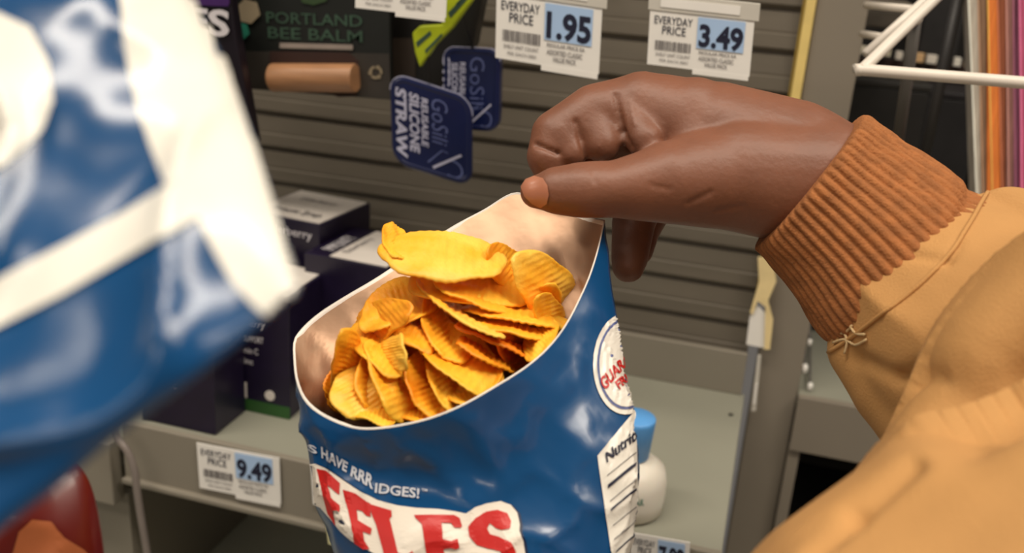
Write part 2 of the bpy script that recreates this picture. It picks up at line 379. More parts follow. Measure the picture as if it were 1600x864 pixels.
# coloured folders at the far right
cols = [((1513, 1523), (1529, 1533), (196, 186, 172), 'pale grey folder leaning at the left end of the coloured row'), ((1530, 1534), (1541, 1541), (140, 108, 84), 'tan brown folder next to the pale grey one'),
        ((1542, 1542), (1559, 1563), (240, 136, 62), 'bright orange folder in the row at the right edge'), ((1560, 1564), (1572, 1571), (150, 84, 56), 'rust brown folder beside the orange one'),
        ((1573, 1572), (1586, 1584), (150, 104, 96), 'dusty mauve folder in the row at the right edge'), ((1587, 1585), (1594, 1592), (120, 66, 88), 'plum purple folder in the row at the right edge'),
        ((1595, 1593), (1606, 1604), (196, 92, 128), 'pink folder in the row at the right edge'), ((1607, 1605), (1630, 1628), (150, 100, 150), 'lilac folder cut by the right edge of the photo')]
for i, (l, r_, rgb, lb) in enumerate(cols):
    a, b, c, d = PY(l[0]+1, 0, .0), PY(r_[0], 0, .0), PY(r_[1], 290, .0), PY(l[1], 290, .0)
    e = lambda p, q, z: p + (q-p)*((z-p.z)/(q.z-p.z))
    zb_ = zt+.0006; zt_ = 1.50
    pts = [e(a, d, zt_), e(b, c, zt_), e(b, c, zb_), e(a, d, zb_)]
    v, f = prism(pts, (0.0, .035, 0)); t = thing('folder', (pts[3].x, 0, zb_), lb, 'folder', 'coloured folders in the side bay')
    mk('cover', v, f, mat('folder_%d' % i, rgb, .5, var=.1, scale=60, stretch=(4, 1, .2)), t, bevel=.0006)
    v, f = prism([pts[0]*.5+pts[1]*.5+Vector((-.0006, -.0006, -.02)), pts[0]*.5+pts[1]*.5+Vector((.0006, -.0006, -.02)), pts[2]*.5+pts[3]*.5+Vector((.0006, -.0006, .01)), pts[2]*.5+pts[3]*.5+Vector((-.0006, -.0006, .01))], (0, .001, 0))
    mk('paper_edge', v, f, mat('folder_edge_%d' % i, tuple(min(255, int(c*1.3+20)) for c in rgb), .6), t)

# torn cream label scraps on the post edge
t = thing('torn_label', PY(1190, 540, -.016), 'torn white and cream label scrap stuck on the edge of the grey post', 'label')
prism_px('white_scrap', [(1172, 492), (1184, 478), (1196, 490), (1200, 545), (1166, 538)], -.0160, .0015, M_white, t)
prism_px('cream_scrap', [(1184, 402), (1206, 402), (1213, 440), (1200, 470), (1208, 500), (1203, 546), (1194, 546), (1196, 480), (1184, 470), (1176, 492), (1172, 488), (1186, 440)], -.0178, .0015, mat('cream_scrap', (240, 216, 160), .5), t)
t = thing('edge_strip', PY(1170, 630, -.02), 'pale narrow plastic strip at the right end of the metal shelf', 'strip')  # solid pale strip stands in for a thin highlight
prism_px('strip_body', [(1184, 556), (1189, 556), (1181, 642), (1174, 642)], -.0160, .003, M_clear, t)
prism_px('strip_tip', [(1180, 600), (1184, 598), (1180, 632), (1176, 632)], -.0175, .001, M_white, t)
for i, (x, y, wv) in enumerate([(1265, 535, .0020), (1257, 576, .0030), (1266, 604, .0024)]):
    c = PY(x, y, .0)
    t = thing('peg_hook', c, ['small bright peg hook highest beside the ragged cuff seam', 'bright peg hook middle of three by the cuff seam', 'bright peg hook lowest, just above the side shelf'][i], 'hook', 'peg hooks by the grey post')
    v, f = tube([c+Vector((0, .005, 0)), c+Vector((0, .40, 0))], .0012, 8); mk('rod', v, f, M_greywire, t, smooth=True)
    v, f = lathe([(.0002, -.005*wv/.003), (wv*.8, -.0035*wv/.003), (wv, 0), (wv*.8, .004*wv/.003), (.0002, .005*wv/.003)], c, 14); mk('tip', v, f, M_white, t, smooth=True)  # white colour paints the bright glint on each hook end

# ------------------------------------------------------------------ price tags
def price_tag(TL, TR, BL, Y, price, label, clip=True, rod=True, group='hanging price tags', tip=None):
    p = panel_px(TL, TR, BL, Y); t = thing('price_tag', p.at(.5, 1), label, 'price tag', group)
    p.rect('card', 0, 0, 1, 1, -.0008, 0, M_white, t)
    if clip:
        p.rect('holder', -.02, -.30, 1.04, .015, -.0022, .0006, M_clear, t, bevel=.0004)
        p.rect('holder_slot', .10, -.22, .86, -.06, .0006, .0010, M_white, t)
    p.rect('lower_flap', .45, .99, .99, 1.08, -.0006, .0001, M_white, t)
    p.rect('price_patch', .47, .05, .92, .60, .0002, .0005, M_pale, t)
    p.text('price_heading', 'EVERYDAY', .05, .10, .42, .24, .0004, M_ink, t, .004)
    p.text('price_heading', 'PRICE', .13, .27, .36, .42, .0004, M_ink, t, .004)
    p.text('price_figures', price, .49, .16, .91, .58, .0008, M_ink, t, .035)
    for k in range(16): 
        if k == 7: continue
    bars = []
    x = .07
    rr = random.Random(len(price)+int(TL[0]))
    while x < .42:
        wv = rr.choice([.006, .010, .014]); bars.append(pbox(p.at(x, .54, .0002), p.ex*wv, p.ed*.17, p.n*.0002)); x += wv + rr.choice([.006, .01])
    v, f = join(*bars); mk('barcode', v, f, M_grey_ink, t)
    p.text('small_print', 'SHELF UNIT COUNT', .08, .76, .42, .82, .0004, M_grey_ink, t)
    p.text('small_print', 'PER EACH 0001', .12, .87, .40, .92, .0004, M_grey_ink, t)
    p.text('small_print', 'REGULAR PRICE EA', .50, .64, .86, .70, .0004, M_grey_ink, t, .01)
    p.text('small_print', 'ASSORTED CLASSIC\nVALUE PACK', .50, .74, .84, .92, .0004, M_grey_ink, t, .01)
    if rod:
        q = p.at(.5, -.2, -.0023)
        v, f = tube([q, Vector((q.x, -.002, q.z+.002))], .0022, 10); mk('hook_rod', v, f, M_wire, t, smooth=True)
    return t
price_tag((776, -12), (941, 12), (774, 90), -.20, '1.95', 'white hanging price tag reading 1.95')
price_tag((1016, 14), (1179, 32), (1011, 100), -.19, '3.49', 'white hanging price tag reading 3.49')
price_tag((556, -72), (700, -58), (555, 12), -.21, '2.49', 'white hanging price tag with price cut off by the top edge, above the lime pouch')
price_tag((307, 692), (436, 716), (312, 762), -.2765, '9.49', 'price tag reading 9.49 on the shelf lip', clip=False, rod=False, group='price tags on the shelf lip')
price_tag((485, 726), (600, 745), (489, 788), -.2765, '8.99', 'price tag on the shelf lip mostly hidden by the open snack bag', clip=False, rod=False, group='price tags on the shelf lip')
price_tag((985, 832), (1078, 848), (985, 902), -.2765, '7.99', 'price tag on the shelf lip below the white bottle', clip=False, rod=False, group='price tags on the shelf lip')
p = panel_px((505, 790), (540, 797), (513, 850), -.2795); t = thing('lip_sticker', p.at(.5, 1), 'pale yellow sticker dangling below the shelf lip beside the open snack bag', 'sticker')
p.rect('sticker_card', 0, 0, 1, 1, -.0006, 0, mat('pale_yellow_sticker', (226, 220, 170), .6), t)
p.rect('sticker_mark', .55, .45, .8, .58, .0001, .0003, M_green, t); p.rect('sticker_foot', .3, .9, 1.0, .99, .0001, .0003, M_dark, t)

# ------------------------------------------------------------------ goods on the shelf
def carton(c, yawd, wx, dy, h, label, m_front, m_top, band=None, lines=None, toptext=None, lean=0):
    R_ = Matrix.Rotation(math.radians(yawd), 3, 'Z'); ex, ey = R_ @ Vector((1, 0, 0)), R_ @ Vector((0, 1, 0)); c = Vector(c)
    O = c - ex*wx/2; t = thing('supplement_carton', c, label, 'carton', 'dark purple cartons on the shelf')
    v, f = pbox(O, ex*wx, ey*dy, (0, 0, h)); mk('carton_body', v, f, m_front, t, bevel=.0012)
    tp = Panel(O+Vector((0, 0, h))+ey*dy, ex*wx, -ey*dy)
    tp.rect('top_panel', .03, .03, .97, .97 if not band else 1-band, .0001, .0006, m_top, t)
    if toptext:
        for (tx, u0, v0, u1, v1, mm) in toptext: tp.text('lettering', tx, u0, v0, u1, v1, .0009, mm, t, .01)
    fp = Panel(O+Vector((0, 0, h)), ex*wx, Vector((0, 0, -h)))
    if lines:
        for (tx, u0, v0, u1, v1, mm) in lines: fp.text('lettering', tx, u0, v0, u1, v1, .0004, mm, t, .01)
    return t, fp, tp
M_ctop = mat('pale_carton_top', (214, 206, 198), .5, var=.03)
M_wprint = mat('white_print', (215, 210, 215), .5)
t, fp, tp = carton((-.391, -.2175, 1.0603), 0, .082, .068, .108, 'dark purple carton with a green base band nearest the shelf middle', M_purple, M_ctop,
   lines=[('Elderberry', .30, .22, .74, .30, M_wprint), ('IMMUNE SUPPORT', .28, .36, .72, .41, M_wprint), ('with Vitamin C', .26, .46, .66, .51, M_wprint), ('and Zinc', .30, .55, .6, .60, M_wprint)])
fp.rect('green_band', 0, .90, 1.0, 1.0, .0001, .0006, M_green, t); fp.rect('white_patch', .18, .76, .52, .89, .0001, .0005, M_ctop, t)
v, f = lathe([(.0045, 0), (.0045, .0006)], fp.at(.78, .83, .0001), 20, (0, -1, 0)); mk('emblem', v, f, M_ctop, t)
carton((-.424, -.2640, 1.0603), 0, .068, .045, .10, 'dark purple carton at the left front end of the shelf', M_purple, M_ctop,
   lines=[('Elderberry', .2, .35, .66, .42, M_wprint), ('IMMUNE SUPPORT', .16, .48, .62, .53, M_wprint), ('with Vitamin C', .12, .60, .5, .65, M_wprint)])
carton((-.405, -.128, 1.0603), -6, .078, .086, .142, 'purple carton with a pale lettered top, furthest back against the slats', M_purple, M_ctop, 
   lines=[('Elderberry', .25, .05, .9, .12, M_wprint)], toptext=[('Elderberry', .25, .25, .75, .38, M_grey_ink), ('Immune Syrup', .2, .68, .85, .86, M_purple)])
zB = 1.186; b0 = PZ(519, 397, zB); b1 = PZ(602, 353, zB); b2 = PZ(563, 437, zB)
eu = (b1-b0); eu.z = 0; eu.normalize(); ev = Vector((eu.y, -eu.x, 0)); ev = -ev if ev.dot(b2-b0) < 0 else ev
t = thing('supplement_carton', (b0.x, b0.y, 1.0603), 'purple carton turned at an angle with a pale lettered top, behind the chips', 'carton', 'dark purple cartons on the shelf')
O = b0-eu*.008-ev*.022; v, f = pbox((O.x, O.y, 1.0603), eu*.085, ev*.078, (0, 0, zB-1.0603)); mk('carton_body', v, f, M_purple, t, bevel=.0010)
tp = Panel(O, eu*.085, ev*.078); tp.rect('top_panel', .02, .30, .98, .98, .0001, .0006, M_ctop, t)
tp.text('lettering', 'IMMUNITY', .16, .10, .66, .26, .0009, M_wprint, t, .01); tp.text('lettering', 'Elderberry', .18, .34, .72, .46, .0009, M_grey_ink, t, .01)
# bottle
bc = Vector((-.0665, -.238, 1.0603))
t = thing('lotion_bottle', bc, 'small white bottle with a sky blue cap on the metal shelf', 'bottle')
v, f = lathe([(.0001, 0), (.024, 0), (.0272, .002), (.0280, .012), (.0280, .024), (.0255, .034), (.0180, .040), (.0105, .042), (.0105, .048)], bc, 40); mk('bottle_body', v, f, M_bottle, t, smooth=True)
v, f = lathe([(.0115, .0425), (.0128, .043), (.0146, .070), (.0146, .0725), (.0138, .0735), (.0001, .0737)], bc, 40); mk('cap', v, f, M_bluecap, t, smooth=True)
tr = bvh(bpy.data.objects[t.children[0].name])
lay('lettering', text2d('MILK', .02), quad((988, 778), (1006, 780), (1006, 790), (988, 788), onto(tr, .0003)), M_teal, t)
# lower shelf goods and cable
for i, (x, y, w_, h, rgb, lb) in enumerate([(-.40, -.19, .05, .012, (214, 176, 40), 'yellow packet lying on the lower shelf at the bottom edge'), (-.47, -.06, .04, .06, (150, 110, 30), 'mustard packet standing deep under the shelf lip')]):
    t = thing('yellow_packet', (x, y, .8505), lb, 'packet', 'packets on the lower shelf')
    box('packet_body', x, x+w_, y, y+.04, .8505, .8505+h, mat('packet_%d' % i, rgb, .5), t, bevel=.002)
    box('packet_seal', x+.002, x+w_-.002, y+.018, y+.022, .8505+h, .8535+h, mat('packet_seal_%d' % i, tuple(int(c*.8) for c in rgb), .5), t)
pts = smoothpath([(175, 662), (183, 684), (199, 705), (210, 735), (214, 765), (219, 800), (226, 840), (236, 900)], 4)
v, f = tube([PY(x, y, -.292) for x, y in pts], .0030, 10); o = mk('hanging_cable', v, f, mat('grey_cable', (128, 118, 112), .35), smooth=True, label='grey curved cable hanging over the left end of the shelf lip', cat='cable')

# ------------------------------------------------------------------ hanging goods, upper left
t = thing('snack_pouch', PY(330, 200, -.17), 'black and purple hanging pouch with white capital letters behind the blurred bag', 'pouch')
prism_px('pouch_body', [(120, -90), (352, -60), (360, 0), (372, 80), (398, 225), (380, 232), (160, 200)], -.17, .012, mat('black_pouch_film', (20, 12, 22), .35), t, bevel=.002)
prism_px('purple_header', [(150, -70), (350, -50), (358, 4), (356, 10), (150, 2)], -.1716, .0012, mat('purple_header', (66, 32, 96), .4), t)
p = panel_px((262, 6), (359, 14), (262, 50), -.1722); p.text('lettering', 'IES', .12, .05, 1.0, 1.0, .0002, M_wprint, t, .03)
t = thing('lip_balm_pack', PY(490, 150, -.13), 'dark hanging pack holding a cardboard lip balm tube', 'pack')
prism_px('backing_card', [(352, -60), (606, -60), (612, 156), (556, 152), (372, 138)], -.130, .006, M_black, t, bevel=.001)
prism_px('lower_panel', [(366, 80), (608, 84), (611, 154), (556, 151), (374, 137)], -.1308, .0008, mat('dim_grey_panel', (52, 47, 42), .5), t)
prism_px('recess', [(422, 80), (545, 82), (560, 96), (556, 150), (530, 152), (420, 112)], -.1316, .0008, M_recess_shade, t)  # dark brown sheet paints the shadow in the tube window
a, b = PY(424, 121, -.1385), PY(556, 122, -.1385); r_ = .0115
v, f = lathe([(r_*.86, 0), (r_, .0015), (r_, .032), (r_*.985, .0325), (r_*.985, .0332), (r_, .0338), (r_, (b-a).length-.001), (r_*.95, (b-a).length)], a, 32, b-a); mk('balm_tube', v, f, M_kraft, t, smooth=False, bevel=.0005)
p = panel_px((410, -40), (570, -38), (410, 70), -.1306)
q = Panel(PY(416, 18, -.1306), PY(566, 24, -.1306)-PY(416, 18, -.1306), PY(418, 60, -.1306)-PY(416, 18, -.1306))
q.text('lettering', 'PORTLAND', 0, 0, 1, .42, .0004, M_greenink, t, .01); q.text('lettering', 'BEE BALM', .01, .56, 1, .98, .0004, M_greenink, t, .01)
def hexa(cx, cy, r_, m, nm, Y):
    prism_px(nm, [(cx+r_*math.cos(math.radians(a+15)), cy+r_*math.sin(math.radians(a+15))) for a in range(0, 360, 60)], Y, .0004, m, t)
hexa(387, 18, 20, M_tan, 'tan_hexagon', -.1322); hexa(375, 49, 15, M_teal, 'teal_hexagon', -.1324)
prism_px('leaf_print', [(465, -20), (520, -20), (510, 2), (490, 8), (472, 4)], -.1312, .0004, mat('leaf_green', (44, 66, 34), .6), t)
prism_px('pale_bar', [(437, 67), (551, 70), (551, 78), (437, 75)], -.1318, .0006, mat('pale_bar', (150, 138, 130), .5), t)
ring = []
for k in range(3):
    a0 = math.radians(90+120*k+12); seg = []
    for j in range(5): aa = a0+math.radians(80)*j/4; seg.append((587+10.5*math.cos(aa), 113-10.5*math.sin(aa)))
    for j in range(4, -1, -1): aa = a0+math.radians(80)*j/4; seg.append((587+6.5*math.cos(aa), 113-6.5*math.sin(aa)))
    ring.append(seg)
    aa = a0+math.radians(80); c0 = Vector((587+8.5*math.cos(aa), 113-8.5*math.sin(aa))); d = Vector((-math.sin(aa), -math.cos(aa))); n_ = Vector((d.y, -d.x))
    ring.append([tuple(c0+n_*4.2), tuple(c0-n_*4.2), tuple(c0+d*5)])
lay('recycling_mark', flat(ring, 20), lambda x, y: PY(x, y, -.1318), M_tan, t)
# dark pack behind the tins and lime pouch
t = thing('dark_pack', PY(690, 130, -.10), 'dark hanging pack behind the lime pouch', 'pack')
prism_px('pack_body', [(598, -60), (764, -60), (738, 70), (700, 140), (640, 142), (608, 130)], -.105, .02, mat('dark_pack_film', (26, 24, 22), .35), t, bevel=.003)
prism_px('pack_panel', [(610, 60), (650, 60), (648, 135), (614, 128)], -.1062, .001, mat('pack_brown_panel', (50, 40, 32), .5), t)
t = thing('lime_pouch', PY(660, 100, -.16), 'lime green pouch with dark slashes hanging beside the price tag', 'pouch')
prism_px('pouch_body', [(690, -60), (772, -60), (735, 4), (706, 44), (680, 70), (672, 82), (655, 106), (648, 84), (643, 52), (655, 40), (690, 38)], -.160, .007, M_lime, t, bevel=.0015)
for pts in ([(650, 66), (672, 48), (674, 54), (652, 74)], [(700, 20), (738, -20), (742, -14), (704, 28)], [(664, 78), (690, 52), (691, 56), (665, 84)], [(712, 6), (750, -34), (752, -29), (714, 11)]):
    prism_px('dark_slash', pts, -.1604, .0004, M_greenink, t)

def tin(Y, corners, thick, label, texts, straw, yt):
    """corners TL TR BL in px on the plane Y; yt = depth shift of the right side"""
    a = PY(*corners[0], Y); b = PY(*corners[1], Y+yt); c = PY(*corners[2], Y)
    p = Panel(a, b-a, c-a); t = thing('straw_tin', p.at(.5, 1), label, 'tin', 'navy straw tins')
    W, H = p.ex.length, p.ed.length; ex, ed = p.ex.normalized(), p.ed.normalized(); R_ = .20*W
    def outl(ins, h):
        pts = []
        for cx, cy, a0 in ((W-R_, R_, -90), (W-R_, H-R_, 0), (R_, H-R_, 90), (R_, R_, 180)):
            for k in range(9):
                an = math.radians(a0+90*k/8); rr = R_-ins
                pts.append(p.O+ex*(cx+rr*math.cos(an))+ed*(cy+rr*math.sin(an))+p.n*h)
        return pts
    def shell(levels):
        V, F_ = [], []
        for ins, h in levels: V += outl(ins, h)
        n = 36
        for i in range(len(levels)-1):
            for k in range(n): F_.append((i*n+k, i*n+(k+1) % n, (i+1)*n+(k+1) % n, (i+1)*n+k))
        F_ += [tuple(range(n))[::-1], tuple(range((len(levels)-1)*n, len(levels)*n))]; return V, F_
    v, f = shell([(.001, -thick), (0, -thick+.001), (0, -.0052)]); mk('tin_base', v, f, M_navy, t, smooth=False)
    v, f = shell([(-.0006, -.005), (-.0006, -.0015), (.0002, -.0004), (.0014, 0), (.0028, 0), (.0038, -.0005), (.0045, -.0006)]); mk('lid', v, f, M_navy, t)
    v, f = tube([q for q in outl(-.0007, -.0012)[-9:]+outl(-.0007, -.0012)[:9]], .00035, 6); mk('bright_rim', v, f, M_print, t, label='bright worn rim')  # pale line follows the top edge of the lid only
    for (tx, u0, v0, u1, v1, bold, m) in texts: p.turned('lettering', tx, u0, v0, u1, v1, -.0003, m, t, bold)
    if straw:
        p.polys('straw_picture', [[(.50, .90), (.86, .66), (.875, .68), (.515, .925)]], -.0002, M_print, t)
        p.polys('case_outline', [[(.44, .86), (.62, .68), (.63, .69), (.45, .875)], [(.62, .68), (.70, .69), (.70, .70), (.62, .69)]], -.0003, M_dimprint, t)
    ring = []
    cx, cy, ro, ri = .76, .86, .13, .105
    o_ = [(cx+ro*math.cos(math.radians(a)), cy+ro*.8*math.sin(math.radians(a))) for a in range(-100, 130, 15)] + [(cx+ri*math.cos(math.radians(a)), cy+ri*.8*math.sin(math.radians(a))) for a in range(125, -110, -15)]
    p.polys('curl_outline', [o_], -.0003, M_dimprint, t)
    return t, p
tin(-.165, ((610, 114), (737, 155), (614, 254)), .013, 'large navy straw tin tilted in front, with bold vertical lettering',
    [('STRAW', .04, .13, .19, .90, .04, M_print), ('SILICONE', .22, .14, .345, .80, .035, M_print), ('REUSABLE', .37, .16, .455, .70, .03, M_print), ('GoSili', .50, .12, .70, .62, -.004, M_dimprint)], True, .018)
tin(-.125, ((693, 74), (780, 78), (693, 200)), .013, 'navy straw tin hanging behind the tilted tin, nearer the 1.95 tag',
    [('STRAW', -.02, .12, .12, .9, .04, M_print), ('SILICONE', .14, .18, .26, .62, .035, M_print), ('REUSABLE', .29, .17, .40, .64, .03, M_print), ('GoSili', .48, .10, .74, .74, -.004, M_dimprint)], True, .002)
t = thing('hook_strip', PY(700, -20, -.10), 'dark hanging strap above the two navy straw tins', 'strap')
v, f = join(tube([PY(655, -40, -.155), PY(672, 128, -.1565)], .0012, 8), tube([PY(700, -70, -.155), PY(740, 80, -.122)], .0012, 8)); mk('strap_loop', v, f, M_dark, t, smooth=True)
v, f = tube([PY(690, -60, -.17), PY(690, -60, -.17)+Vector((0, .17, 0))], .002, 8); mk('peg_rod', v, f, M_wire, t, smooth=True)

# ------------------------------------------------------------------ open snack bag
K = .88
frontp = [(458, 545, .455), (462, 590, .44), (478, 628, .425), (515, 655, .415), (570, 671, .405), (640, 663, .400), (700, 643, .40), (770, 606, .405), (830, 567, .415), (880, 514, .43), (912, 455, .445), (932, 400, .46), (945, 346, .475)]
backp = [(945, 346, .475), (905, 336, .49), (850, 318, .50), (806, 300, .505), (755, 327, .505), (700, 356, .50), (650, 393, .50), (600, 427, .495), (540, 462, .485), (490, 496, .47), (462, 525, .46), (458, 545, .455)]
NF = 64
rim = resample(smoothpath(frontp, 8), NF+1)[:-1] + resample(smoothpath(backp, 8), NF+1)[:-1]
rim = [P(x, y, t*K) for x, y, t in rim]
N = len(rim)
def lowring(lx, rx, y, tc, b, droop=0.0):
    """ring seen with its left point at pixel lx and right point at rx"""
    Lp, Rp = P(lx, y, tc), P(rx, y, tc-.004); c = (Lp+Rp)/2; ex = (Rp-Lp)/2; fw = Vector((0, 0, 1)).cross(ex).normalized()
    if fw.dot(CAM-c) < 0: fw = -fw
    out = []
    for k in range(N):
        a = math.pi*(k/NF)
        ca, sa = -math.cos(a), math.sin(a)
        ca = math.copysign(abs(ca)**.9, ca); sb = math.copysign(abs(sa)**.85, sa)
        out.append(c + ex*ca + fw*b*sb + Vector((0, 0, -droop*sa)))
    return out
levels = [rim]
R1 = lowring(472, 985, 640, .388, .034, .012); R2 = lowring(490, 990, 740, .388, .040, .006); R3 = lowring(543, 975, 880, .388, .044)
R4 = lowring(590, 955, 1080, .388, .040); R5 = lowring(600, 950, 1330, .388, .018); R6 = lowring(604, 950, 1400, .388, .0015); R7 = lowring(604, 950, 1440, .388, .0012)
keys = [(0, rim), (1.0, R1), (1.7, R2), (2.8, R3), (4.3, R4), (6.2, R5), (6.8, R6), (7.1, R7)]
# front and back rim points differ in height: blend each column by Catmull through rings
rings = []
for i in range(len(keys)-1):
    a, b = keys[i][1], keys[i+1][1]; p0 = keys[max(i-1, 0)][1]; p3 = keys[min(i+2, len(keys)-1)][1]; n = 14 if i < 4 else 8
    for k in range(n):
        t = k/n; rings.append([.5*((2*b1)+(-b0+b2)*t+(2*b0-5*b1+4*b2-b3)*t*t+(-b0+3*b1-3*b2+b3)*t**3) for b0, b1, b2, b3 in zip(p0, a, b, p3)])
rings.append(keys[-1][1])
NR = len(rings)
V = []
for i, rg in enumerate(rings):
    c = sum(rg, Vector())/N
    for k, q in enumerate(rg):
        d = (q-c).normalized(); fade = min(1, i/8.0)*(1 if i < NR-12 else .15)
        a = 1-abs(noise.noise(q*38+Vector((3, 7, 1)))); b = 1-abs(noise.noise(Vector((q.x*60+q.z*45, q.y*50, q.z*25-q.x*30))))
        w_ = noise.noise(q*16)*.0028 + (a**6-.3)*.0022 + (b**8-.2)*.0018
        V.append(q + d*w_*fade + Vector((0, 0, noise.noise(q*30)*.0012*(1-fade))))
Fs = [(i*N+k, i*N+(k+1) % N, (i+1)*N+(k+1) % N, (i+1)*N+k) for i in range(NR-1) for k in range(N)]
bag = thing('open_snack_bag', V[-1], 'open blue bag of ridged potato chips held up by its back edge', 'snack bag')
film = mk('bag_film', V, Fs, M_blue, bag, smooth=True)
# lining
nl = 46; V2 = []
for i in range(nl):
    c = sum((V[i*N+k] for k in range(N)), Vector())/N
    for k in range(N):
        q = V[i*N+k]; V2.append(q - (q-c).normalized()*(.0006 if i else .0001) + Vector((0, 0, .0002 if not i else 0)))
F2 = [(i*N+k, i*N+(k+1) % N, (i+1)*N+(k+1) % N, (i+1)*N+k) for i in range(nl-1) for k in range(N)]
lining = mk('foil_lining', V2, F2, M_foil, bag, smooth=True)
rimpts = [V[k] for k in range(N)]; Vr, Fr = [], []
for k in range(N):
    c = sum(rimpts, Vector())/N; ins = (rimpts[k]-c).normalized()
    w_ = .0010+.0006*abs(noise.noise(rimpts[k]*60)); fr = k < NF and k > 14; bk = NF+26 < k < NF+62; th = .0008 if fr else (.0030 if bk else .0015)
    Vr += [rimpts[k]+ins*.0001+Vector((0, 0, -.0002)), rimpts[k]+Vector((0, 0, .0003)), rimpts[k]-ins*th*.6+Vector((0, 0, .0003)), rimpts[k]-ins*(th*.7+.0003)-Vector((0, 0, w_*(.8 if fr else 3.0)))]
for k in range(N):
    k2 = (k+1) % N
    for j in range(3): Fr.append((k*4+j, k2*4+j, k2*4+j+1, k*4+j+1))
mk('torn_edge', Vr, Fr, M_edge, bag, smooth=True)
T = bvh(film)
def Z4(pts): return [(460+x/4, 660+y/4) for x, y in pts]
backing = Z4([(100, 262), (135, 258), (200, 285), (300, 355), (400, 425), (520, 485), (640, 518), (760, 535), (900, 542), (1000, 556), (1075, 570), (1130, 530), (1200, 506), (1290, 492), (1350, 515), (1392, 565), (1408, 640), (1405, 680), (1430, 740), (1445, 830), (1450, 1010), (760, 1010), (640, 900), (520, 830), (440, 785), (360, 735), (290, 675), (230, 600), (170, 530), (112, 505)])
lay('logo_outline', flat([[(x+4.5, y+1.5) for x, y in backing]], 9), onto(T, .00035), M_outline, bag)
lay('logo_backing', flat([backing], 9), onto(T, .0006), M_cream2, bag)
for L_ in ([(145, 288), (205, 300), (290, 380), (285, 452), (250, 425), (215, 392), (232, 470), (290, 520), (290, 560), (250, 545), (268, 645), (218, 565), (185, 440)],
           [(308, 420), (390, 445), (480, 510), (482, 592), (455, 585), (430, 555), (395, 545), (402, 612), (488, 662), (480, 700), (430, 680), (440, 740), (475, 792), (440, 790), (385, 750), (360, 640), (332, 520)],
           [(475, 512), (610, 550), (612, 590), (598, 602), (652, 816), (700, 830), (740, 800), (760, 860), (770, 960), (640, 910), (570, 860), (560, 800), (515, 640), (485, 570)],
           [(750, 580), (1000, 580), (1035, 600), (1050, 650), (1040, 662), (1000, 660), (980, 632), (920, 632), (930, 730), (980, 745), (1020, 730), (1032, 780), (1010, 792), (980, 778), (937, 787), (945, 880), (1020, 890), (1050, 860), (1060, 960), (820, 950), (840, 880), (820, 780), (800, 640), (762, 602)],
           [(1345, 665), (1352, 620), (1330, 570), (1270, 548), (1200, 558), (1130, 600), (1087, 655), (1092, 715), (1140, 768), (1210, 790), (1290, 805), (1310, 850), (1290, 890), (1230, 880), (1190, 840), (1120, 830), (1120, 960), (1250, 970), (1350, 950), (1390, 890), (1385, 820), (1350, 750), (1280, 715), (1225, 700), (1205, 665), (1222, 632), (1262, 662), (1300, 673)]):
    lay('logo_letter', flat([Z4(L_)], 8), onto(T, .0009), M_red, bag)
M_tagl = mat('pale_tagline_print', (206, 208, 216), .5, var=.02)
for s_, a, b, c, d, bo in (("'S", (476, 690), (496, 698), (497, 710), (478, 702), .02), ('HAVE', (503, 697), (545, 722), (542, 738), (504, 715), .03), ('RRR', (551, 727), (585, 742), (583, 765), (548, 743), .035), ('IDGES!', (588, 754), (656, 763), (655, 779), (586, 770), .02), ('TM', (659, 763), (668, 764), (668, 768), (659, 767), .02)):
    lay('tagline_lettering', text2d(s_, bo, .25), quad(a, b, c, d, onto(T, .0005)), M_tagl, bag)
# guarantee badge, nutrition panel on the right side of the bag
def ell(cx, cy, rx, ry, n=40): return [(cx+rx*math.cos(2*math.pi*k/n), cy+ry*math.sin(2*math.pi*k/n)) for k in range(n)]
lay('guarantee_badge', flat([ell(976, 569, 50, 79)], 6), onto(T, .0004), M_bagwhite, bag, label='round white guarantee badge')
lay('badge_ring', flat([[a for a in ell(976, 569, 44, 71)]], 6), onto(T, .0006), M_dimprint, bag)
lay('badge_face', flat([ell(976, 569, 41, 67)], 6), onto(T, .0008), M_bagwhite, bag)
lay('badge_lettering', text2d('GUARAN', .03, .2), quad((934, 594), (984, 542), (988, 556), (944, 612), onto(T, .0011)), M_red, bag)
lay('badge_lettering', text2d('FRESH', .03, .2), quad((958, 598), (990, 566), (994, 580), (966, 610), onto(T, .0011)), M_red, bag)
lay('nutrition_panel', flat([[(933, 712), (992, 640), (1000, 900), (960, 900), (945, 800)]], 7), onto(T, .0004), M_bagwhite, bag, label='white nutrition panel')
lay('nutrition_lettering', text2d('Nutrition', .03, .2), quad((944, 708), (1012, 652), (1012, 672), (947, 724), onto(T, .0008)), M_ink, bag)
for (x0, y0, x1, y1, h) in ((948, 742, 992, 706, 2), (949, 757, 992, 722, 6), (952, 782, 992, 748, 2), (953, 795, 992, 762, 4), (956, 820, 992, 790, 2), (958, 842, 992, 812, 2), (960, 860, 992, 832, 3)):
    lay('nutrition_line', flat([[(x0, y0), (x1, y1), (x1, y1+h), (x0, y0+h)]], 7), onto(T, .0008), M_ink if h > 2 else M_grey_ink, bag)

